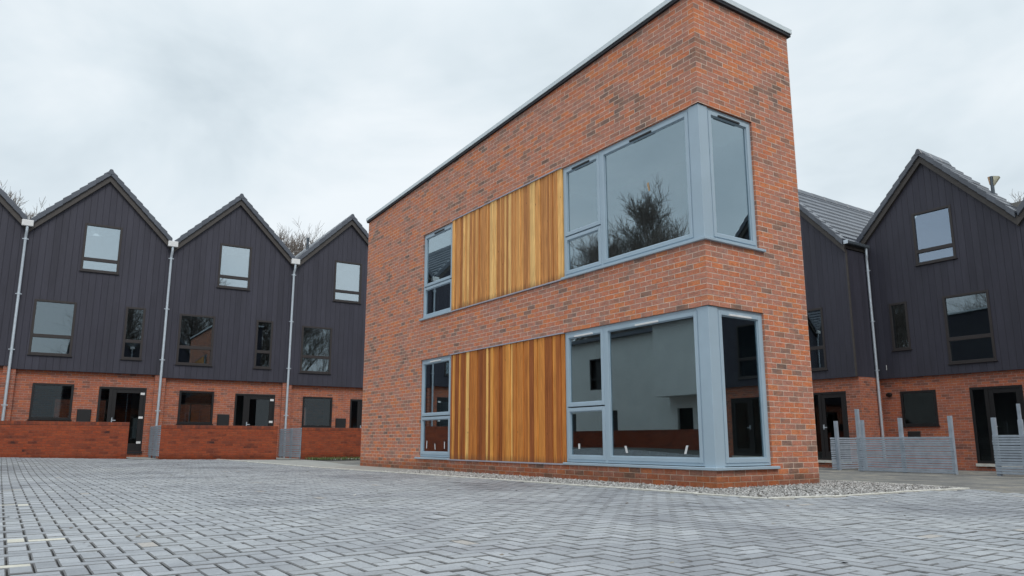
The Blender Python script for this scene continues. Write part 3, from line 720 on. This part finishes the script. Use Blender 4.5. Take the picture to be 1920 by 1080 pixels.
    for h in lo:
        if h[5] == 'win': house_window(root, h[0], h[1], h[2], h[3], h[4], FRAME_BK, ry-.02, GLASS_LO, out=.0)
        else:
            a, b, z0, z1 = h[:4]; mb = MB(); y0, y1 = ry-.0, ry+.08; f = .07
            ring(mb, a, b, z0, z1, f, y0, y1, None)
            sx = a+sp['side']; mb.box(sx-.04, sx+.06, y0+.001, y1, z0+f, z1-f)
            dr = mb.build('door', FRAME_BK, root, bevel=.004)
            lf = MB(); ring(lf, sx+.06, b-f, z0+f*.5, z1-f, .12, y0+.015, y1-.01, None, wb=.22); leaf = lf.build('door_leaf', FRAME_BK, dr, bevel=.004)
            for (p0, p1, q0, q1) in ((a+f, sx-.04, z0+f, z1-f), (sx+.18, b-f-.12, z0+.25, z1-f-.12)):
                g = MB(); g.box(p0, p1, y0+.04, y0+.046, q0, q1); g.build('pane', GLASS_LO, dr)
            hd = MB(); hd.box(sx+.09, sx+.22, y0-.04, y0-.02, z0+1.0, z0+1.025); hd.box(sx+.09, sx+.12, y0-.03, y0+.015, z0+.95, z0+1.1)
            hd.build('handle', GALV, dr, bevel=.003)
            if sp['hinge']:
                for zz in (.25, 1.08, 1.88):
                    hg = MB(); hg.box(b-f-.11, b-f+.02, y0-.012, y0+.0, z0+zz, z0+zz+.075); hg.build('hinge_tag', WHITE_PL, dr)
            th = MB(); th.box(a-.02, b+.02, y0-.06, y1, z0-.08, z0-.002); th.build('threshold', CONC if not sp['hinge'] else BLACKP, dr)
    for (a, b, z0, z1) in sp['boxes']:
        mb = MB(); mb.box(a, b, ry-.05, ry+.0, z0, z1); mb.box(a+.02, b-.02, ry-.062, ry-.0505, z0+.02, z1-.02); mb.build('meter_box', BLACKP, root, bevel=.006)
    return root
def pipe(parent, pts, r_, name='downpipe', br=()):
    mb = MB(); mb.tube(pts, r_, 12); o = mb.build(name, GALV, parent, smooth=True)
    m = o.modifiers.new('es', 'EDGE_SPLIT'); m.split_angle = R(50)
    for (x, y, z) in br:
        b = MB(); b.tube([(x, y, z-.025), (x, y, z+.025)], r_*1.22, 12); b.box(x-.085, x-.045, y-.012, y+.012, z-.012, z+.012); b.box(x+.045, x+.085, y-.012, y+.012, z-.012, z+.012)
        b.box(x-.012, x+.012, y+.03, y+.10, z-.012, z+.012); b.build('bracket', GALV, o)
    return o
ROW = dict(group='dark gabled houses with brick ground floors', W=4.335, ap=2.205, apz=9.397, vz=7.229, cz=2.84, D=8.5, ry=.15, pier=True, floors=(.0, 2.75, 5.45), nc=10, ntile=24, side=.35, hinge=True,
    up=[(1.603, 2.734, 6.207, 7.851, 6.62), (.432, 1.617, 3.327, 5.116, 3.94), (3.071, 3.68, 3.327, 5.116, 3.94)],
    lo=[(.65, 1.80, 1.28, 2.43, None, 'win'), (2.52, 3.95, .268, 2.388, None, 'door')], boxes=[(1.955, 2.36, 1.20, 1.63)])
h0 = make_house(ROW, 'dark gabled house left of frame, second downpipe on its right edge')
zb = -.4
hop = MB(); hop.box(-.16, .16, -.24, -.11, 7.44, 7.64); hop.build('hopper', WHITE_PL, h0, bevel=.01)
pp = pipe(h0, [(.0, -.17, 7.46), (0, -.17, 7.33), (0, -.155, 7.24), (-.01, -.11, 7.14), (-.012, -.09, 7.05), (-.012, -.09, 5.), (-.012, -.09, 2.9), (-.012, -.09, zb)], .042, br=[(-.012, -.09, z) for z in (7.03, 5.22, 3.44, 1.7)])
labels = ['dark gabled house furthest left, only its right roof slope and edge in view', 'first complete dark gabled house from the left edge', 'second complete dark gabled house from the left, middle of the row', 'dark gabled house partly hidden by the left end of the brick building', 'dark gabled house hidden behind the brick building']
steps = [.084, 0, -.084, -.158, -.23]
hs = []
for k in range(4):
    o = h0 if k == 1 else copy_tree(h0)
    o['label'] = labels[k]; o.location = row((k-1)*4.335, 0, steps[k]); o.rotation_euler = (0, 0, TH0); hs.append(o)
fl = MB(); fl.tube([(1.05+.0, 2., 8.3), (1.05, 2., 9.09)], .055, 12); fl.tube([(1.05, 2., 9.06), (1.05, 2., 9.16)], .068, 12); fl.build('flue', GUTTER, hs[3], smooth=False)

RT = dict(group='dark gabled houses on the right', W=4.854, ap=2.441, apz=9.045, vz=6.431, cz=2.515, D=1.7, ry=.10, pier=False, floors=(-.25, 2.45, 5.2), nc=11, ntile=6, side=.42, hinge=False,
    up=[(1.972, 3.137, 5.889, 7.523, 6.30), (1.0, 1.559, 3.362, 4.838, None), (2.616, 3.876, 2.81, 4.811, 3.52)],
    lo=[(1.039, 2.097, 1.051, 2.097, None, 'win'), (3.028, 4.383, -.017, 2.103, None, 'door')], boxes=[(1.17, 1.53, .70, .89)])
r0 = make_house(RT, 'dark gabled house on the right with an attic window above slatted fences')
r0.location = rt(0, 0, 0); r0.rotation_euler = (0, 0, TH1)
RB = dict(RT, D=9.5, ntile=26); rB = make_house(RB, 'x'); rB.rotation_euler = (0, 0, TH1); rB.location = rt(-4.40, -1.2, .03)
rB['label'] = 'dark gabled house projecting forward, half hidden by the brick building'
rC = copy_tree(r0); rC.location = rt(4.854, 0, .03); rC['label'] = 'dark gabled house cut off by the right edge of the photo'
for k, lb in ((2, 'dark gabled house just outside the photo on the right, first mirrored in the side panes'), (3, 'dark gabled house outside the photo on the right, second mirrored in the side panes'), (4, 'dark gabled house outside the photo on the right, last of its row')):
    o = copy_tree(r0); o.location = rt(4.854*k, 0, .03*k); o['label'] = lb
# extras on the visible right house
dv = MB(); dv.tube([(.73, .09, 2.02), (.73, -.0, 2.02)], .062, 16); dv.tube([(.73, .0, 2.02), (.73, -.03, 1.995)], [.062, .075], 16); dv.build('air_vent', BLACKP, r0)
fl = MB(); fl.tube([(3.76, 1.4, 7.5), (3.76, 1.4, 8.50)], .05, 12); f_ = fl.build('flue', GUTTER, r0)
cv = MB(); cv.tube([(3.72, 1.4, 8.25), (3.70, 1.4, 8.50)], [.03, .045], 10, caps=False)
cv.build('flue_wrap', plain('orange_tape', (.55, .36, .22), .6, var=.2, nscale=8), f_)
cv = MB(); cv.v = [(3.81, 1.36, 8.20), (4.0, 1.34, 8.43), (3.83, 1.35, 8.49), (3.81, 1.44, 8.20), (3.98, 1.46, 8.41), (3.83, 1.45, 8.49)]
for f in ((0, 1, 2), (3, 5, 4), (0, 3, 4, 1), (1, 4, 5, 2)): cv.f.append(f); cv.r.append(.5)
cv.build('flue_cover', plain('yellowed_plastic', (.62, .58, .42), .5, var=.2, nscale=8), f_)
wc = MB(); wc.box(.74, .752, -.02, -.004, 2.78, 2.93); wc.build('cable_end', WHITE_PL, r0)
# gutter and downpipe on the projecting house
WB = 4.854
gt = MB(); gx0, gx1, gz = WB+.02, WB+.15, 6.78
gt.box(gx0, gx1, -.12, 1.12, gz-.10, gz-.085); gt.box(gx1-.012, gx1, -.12, 1.12, gz-.0849, gz); gt.box(gx0, gx0+.012, -.12, 1.12, gz-.0849, gz)
gt.box(gx0+.0121, gx1-.0121, -.12, -.105, gz-.0849, gz)
go = gt.build('gutter', GUTTER, rB, bevel=.01)
gc = MB(); gc.box(gx0-.01, gx1+.012, -.135, -.121, gz-.11, gz+.01); gc.build('gutter_end', GALV, go, bevel=.004)
fs = MB(); fs.box(WB, WB+.018, -.1, 1.15, gz-.22, gz+.02); fs.build('fascia', BARGE, rB)
pipe(rB, [(WB+.085, 1.0, gz-.09), (WB+.085, 1.0, gz-.26), (WB+.085, 1.0, gz-.34), (WB+.06, 1.02, gz-.44), (WB+.055, 1.04, gz-.56), (WB+.055, 1.04, gz-.70), (WB+.055, 1.04, 4), (WB+.055, 1.04, 2.5), (WB+.06, 1.03, .0)], .042, br=[(WB+.055, 1.04, z) for z in (5.95, 4.3, 2.75)])
# corner boards of the projecting house
cb = MB(); cb.box(WB-.045, WB+.006, -.008, .03, 2.515, 6.5); cb.build('corner_trim', BARGE, rB)

# ---------------------------------------------------------------- garden walls and slatted fences of the row
gw_lab = ['low brick garden wall at the bottom left edge of the photo', 'low brick garden wall before the middle dark house', 'low brick garden wall ending behind the brick building', 'low brick garden wall further right, behind the brick building']
gwn = [(-.6, 3.27, .16, 1.185, 1.13), (4.15, 7.68, .03, 1.125, 1.055), (8.5, 12.02, -.02, 1.06, 1.05), (12.85, 16.2, -.05, 1.0, 1.0)]
for i, (u0, u1, zb_, zt0, zt1) in enumerate(gwn[:3]):
    root = empty('garden_wall', row(u0, -2.8, 0), TH0, label=gw_lab[i], cat='garden wall', group='low brick garden walls of the left row')
    L_ = u1-u0; zt = (zt0+zt1)/2
    mb = MB(); mb.box(0, L_, .0, .215, -.25, zt-.103); mb.build('wall', BR_GARD, root)
    cp_ = MB(); cp_.box(-.003, L_+.003, -.004, .219, zt-.102, zt); cp_.build('coping', BR_COPE, root, bevel=.006)
fn_lab = ['grey slatted fence between the two left garden walls', 'grey slatted fence between the second and third garden walls', 'grey slatted fence behind the brick building']
def slat_panel(root, x0, x1, y, z0, z1, n=15, th=.02, mat=SLATB):
    mb = MB(); p = (z1-z0)/n; rg = random.Random(int(x1*100))
    for k in range(n):
        s = rg.uniform(-.004, .004); mb.box(x0+rg.uniform(-.008, .008), x1+rg.uniform(-.008, .008), y, y+th, z0+k*p+s, z0+k*p+p*.80+s)
    return mb.build('slats', mat, root, bevel=.002)
for i, (u, zo) in enumerate([(4.335-.2, .0), (8.67-.2, -.08)]):
    ztop = [1.09, 1.05, 1.0][i]
    root = empty('slatted_fence', row(u, -.05, 0), TH0-math.pi/2, label=fn_lab[i], cat='slatted fence', group='grey slatted fences between the front gardens')
    slat_panel(root, 0, 2.72, 0, .14+zo, ztop, 15)
    for px in (.05, 1.35, 2.6):
        p = MB(); p.box(px, px+.07, .021, .09, -.1, ztop+.0); p.build('post', SLATB, root)
for i, (u0, u1) in enumerate([(-1.1, .0), (3.3, 4.12), (7.7, 8.46)]):
    mb = MB(); 
    us = np.linspace(u0, u1, 3); ys = [-3.4, -2.5, -1.2, .12]
    for a, b in zip(us, us[1:]):
        for c, d in zip(ys, ys[1:]):
            mb.poly([(lambda p: (p.x, p.y, H(p)+.012))(row(q, e)) for q, e in ((a, c), (b, c), (b, d), (a, d))])
    tag(mb.build('path', PATHM), kind='structure')

rw = empty('boundary_wall', row(-5, 12.5), TH0, label='brick boundary wall seen through the rear windows of the left row', cat='wall')
mb = MB(); mb.box(0, 22, 0, .215, -.4, 3.1); mb.build('wall', BR_HOUSE, rw)
cp_ = MB(); cp_.box(-.02, 22.02, -.02, .235, 3.101, 3.17); cp_.build('coping', CONC, rw)
# ---------------------------------------------------------------- right hand slatted fences
def right_fence(origin, rz_, x1, z0, z1, posts, label, n):
    root = empty('slatted_fence', origin, rz_, label=label, cat='slatted fence', group='grey slatted fences before the right houses')
    slat_panel(root, 0, x1, 0, z0, z1, n)
    for (px, top) in posts:
        p = MB(); p.box(px-.045, px+.045, .022, .11, -.5, top); p.build('post', SLATB, root, bevel=.004)
    return root
right_fence(rt(1.33, -3.0), TH1, 2.56, -.20, .715, [(.06, 1.48), (1.25, 1.2), (2.52, 1.22)], 'long grey slatted fence before the right house window', 15)
right_fence(rt(.47, -1.22), TH1-math.pi/2, 1.66, -.19, .71, [(.06, 1.22), (1.42, 1.17)], 'short pale slatted fence nearest the brick building', 15)
right_fence(rt(4.80, -3.0), TH1, 2.6, -.17, .745, [(.05, 1.15), (.62, 1.09), (2.5, 1.15)], 'grey slatted fence at the right edge before the glazed door', 15)
pf = empty('fence_post', rt(5.05, -2.0), TH1, label='tall thin grey post standing in front of the glazed door', cat='post')
p = MB(); p.box(-.035, .035, -.03, .03, -.4, 1.5); p.build('post', SLATB, pf, bevel=.004)

# ---------------------------------------------------------------- trees
def make_tree(seed, h, lab, grp, dens=1., spread=1.):
    rg = random.Random(seed); root = empty('bare_tree', (0, 0, 0), label=lab, cat='tree', group=grp)
    tr = MB(); cr = MB(); cnt = [0]
    def grow(p, d, L, r_, lev):
        pts = [p]; rr = [r_]; q = p.copy(); dd = d.copy(); n = 6 if lev == 0 else (4 if lev < 3 else 3)
        wob_ = .05 if lev == 0 else .13; dirs = [dd.copy()]
        for i in range(n):
            dd = (dd+Vector((rg.gauss(0, wob_), rg.gauss(0, wob_), rg.gauss(.06, .08) if lev else .3))).normalized(); q = q+dd*L/n; pts.append(q.copy()); rr.append(r_*(1-(.85 if lev == 0 else .5)*(i+1)/n)); dirs.append(dd.copy())
        (tr if lev == 0 else cr).tube(pts, rr, 8 if lev == 0 else (5 if lev < 2 else 3), caps=False)
        if lev >= 4: return
        nb = {0: 24, 1: 9, 2: 7, 3: 5}[lev]
        for k in range(int(nb*dens)):
            t = .28+.72*(k+rg.random())/nb if lev == 0 else rg.uniform(.15, 1); f = t*n; i = min(int(f), n-1); b = pts[i].lerp(pts[i+1], f-i)
            a = k*2.4+rg.uniform(-.5, .5); tilt = rg.uniform(.55, 1.0)*spread if lev == 0 else rg.uniform(.35, .9); dz_ = dirs[i]
            u_ = dz_.orthogonal().normalized(); v_ = dz_.cross(u_)
            nd = (dz_*math.cos(tilt)+(u_*math.cos(a)+v_*math.sin(a))*math.sin(tilt)).normalized()
            nd = (nd+Vector((0, 0, .15))).normalized()
            Lk = L*(.52-.36*t)*rg.uniform(.8, 1.15) if lev == 0 else L*rg.uniform(.42, .66)
            grow(b, nd, Lk, max(rr[i]*rg.uniform(.4, .55), .0125), lev+1)
    grow(Vector((0, 0, -.3)), Vector((0, 0, 1)), h*.95, h*.016, 0)
    zm = max(v[2] for v in cr.v); f_ = h/zm
    for m_ in (tr, cr): m_.v = [(x*f_, y*f_, z*f_) for x, y, z in m_.v]
    tr.build('trunk', BARK, root); cr.build('crown', TWIG, root)
    return root
G1 = 'bare winter trees beyond the rooftops'
t1 = make_tree(5, 16, 'bare tree rising between the second and third dark gables', G1, 1., .95)
def at(px, D): return Vector(((px-960)/1384.5*D*1.0, D, 0))
t1.location = at(530, 51)
t2 = copy_tree(t1); t2.location = at(-60, 47); t2.rotation_euler = (0, 0, 2.1); t2.scale = (1.1, 1.1, 1.12); t2['label'] = 'bare tree at the far left edge above the first roof'
t3 = make_tree(9, 17, 'bare tree at the right edge beside the gable with the flue', G1, 1.0, 1.)
t3.location = at(1975, 46)
G2 = 'bare trees facing the brick building'
for i, (x, y, s, rzz) in enumerate([(-30.5, 33, 1.24, .4), (-34, 40, 1.12, 1.9), (-29, 27.5, .99, 3.3), (-31, 21, .95, 4.4), (-30, 45.5, 1.12, 5.3), (-31, 37, 1.04, 2.7)]):
    c = copy_tree(t3 if i % 2 else t1); c.location = bw(x, y); c.scale = (s, s, s); c.rotation_euler = (0, 0, rzz); c['group'] = G2; c['label'] = 'bare winter tree mirrored in the upper corner window'

for i, (u, o_, s_) in enumerate([(7, 50, .95), (12, 47, 1.0), (17, 49, 1.05), (22, 46, 1.0), (-6, 60, .8)]):
    c = copy_tree(t3 if i % 2 else t1); c.location = row(u, -o_); c.scale = (s_*1.1, s_*1.1, s_); c.rotation_euler = (0, 0, i*1.3); c['group'] = 'bare trees behind the camera'; c['label'] = 'bare winter tree mirrored as a dark mass in the row windows'

# ---------------------------------------------------------------- white rendered houses across the court (mirrored in the glass)
wh = empty('white_house', bw(-18.8, 19.8), BTH, label='white rendered house mirrored in the lower corner window', cat='house')
mb = MB()
T_ = lambda x, y, z: (-x, y, z)
mb.T = T_
facade(mb, -8, 0, 2.75, 6.3, [(-4.4, -2.7, 3.6, 5.3)], 0, .1, swap=True)
mb.poly([(0, 0, 2.75), (1.7, 0, 2.75), (1.7, 0, 6.3), (0, 0, 6.3)]); mb.poly([(0, -8, 2.75), (8, -8, 2.75), (8, -8, 6.3), (0, -8, 6.3)])
mb.poly([(0, -8, 2.75), (0, 0, 2.75), (1.2, 0, 2.75), (1.2, -8, 2.75)])
facade(mb, 0, 11, -.3, 6.3, [(5.2, 6.9, 3.5, 5.3), (4.6, 5.6, .1, 2.3), (8.2, 9.6, .1, 2.2)], 1.7, .1, swap=True)
facade(mb, -8, 0, -.3, 2.75, [(-1.5, -.5, .1, 2.2), (-4.6, -2.9, .1, 2.3)], 1.0, .1, swap=True)
mb.poly([(1.0, 0, -.3), (1.7, 0, -.3), (1.7, 0, 2.75), (1.0, 0, 2.75)]); mb.T = None
mb.build('wall', RENDER_W, wh)
mb = MB(T_); mb.box(1.95, 7.8, -7.9, 10.9, -.2, 6.2); mb.build('interior', FRAME_BK, wh)
mb = MB(T_); mb.box(-.3, 8.3, -8.3, .2, 6.3, 6.5); mb.box(1.4, 8.3, .2, 11.3, 6.301, 6.5); mb.build('roof', TILE, wh)
for (a, b, z0, z1, d) in ((-4.4, -2.7, 3.6, 5.3, .05), (5.2, 6.9, 3.5, 5.3, 1.75), (-4.6, -2.9, .1, 2.3, 1.05)):
    mb = MB(); ring(mb, a, b, z0, z1, .08, d, d+.06, lambda u, q, z: (-q, u, z)); mb.T = lambda u, q, z: (-q, u, z); mb.box(a+.08, b-.08, d, d+.06, z0+(z1-z0)*.33, z0+(z1-z0)*.33+.08); mb.build('window', FRAME_DK, wh)
g2 = empty('garden_wall', bw(-16.6, 12), BTH, label='brick garden wall before the white rendered house', cat='garden wall')
mb = MB(); mb.box(0, .215, 0, 18.5, -.3, 1.0); mb.build('wall', BR_GARD, g2)
cp_ = MB(); cp_.box(-.004, .219, -.003, 18.503, 1.001, 1.1); cp_.build('coping', BR_COPE, g2)
# opposite terrace, mirrored in the house windows
ol = ['dark gabled house across the court mirrored in the left row windows, nearest the white house', 'dark gabled house across the court, middle of three behind the camera', 'dark gabled house across the court, furthest right behind the camera']
for k in range(3):
    o = copy_tree(h0); o.location = row(2+(k+1)*4.335, -37, .3); o.rotation_euler = (0, 0, TH0+math.pi); o['label'] = ol[k]; o['group'] = 'dark gabled houses across the court'
print('pavers', NP)
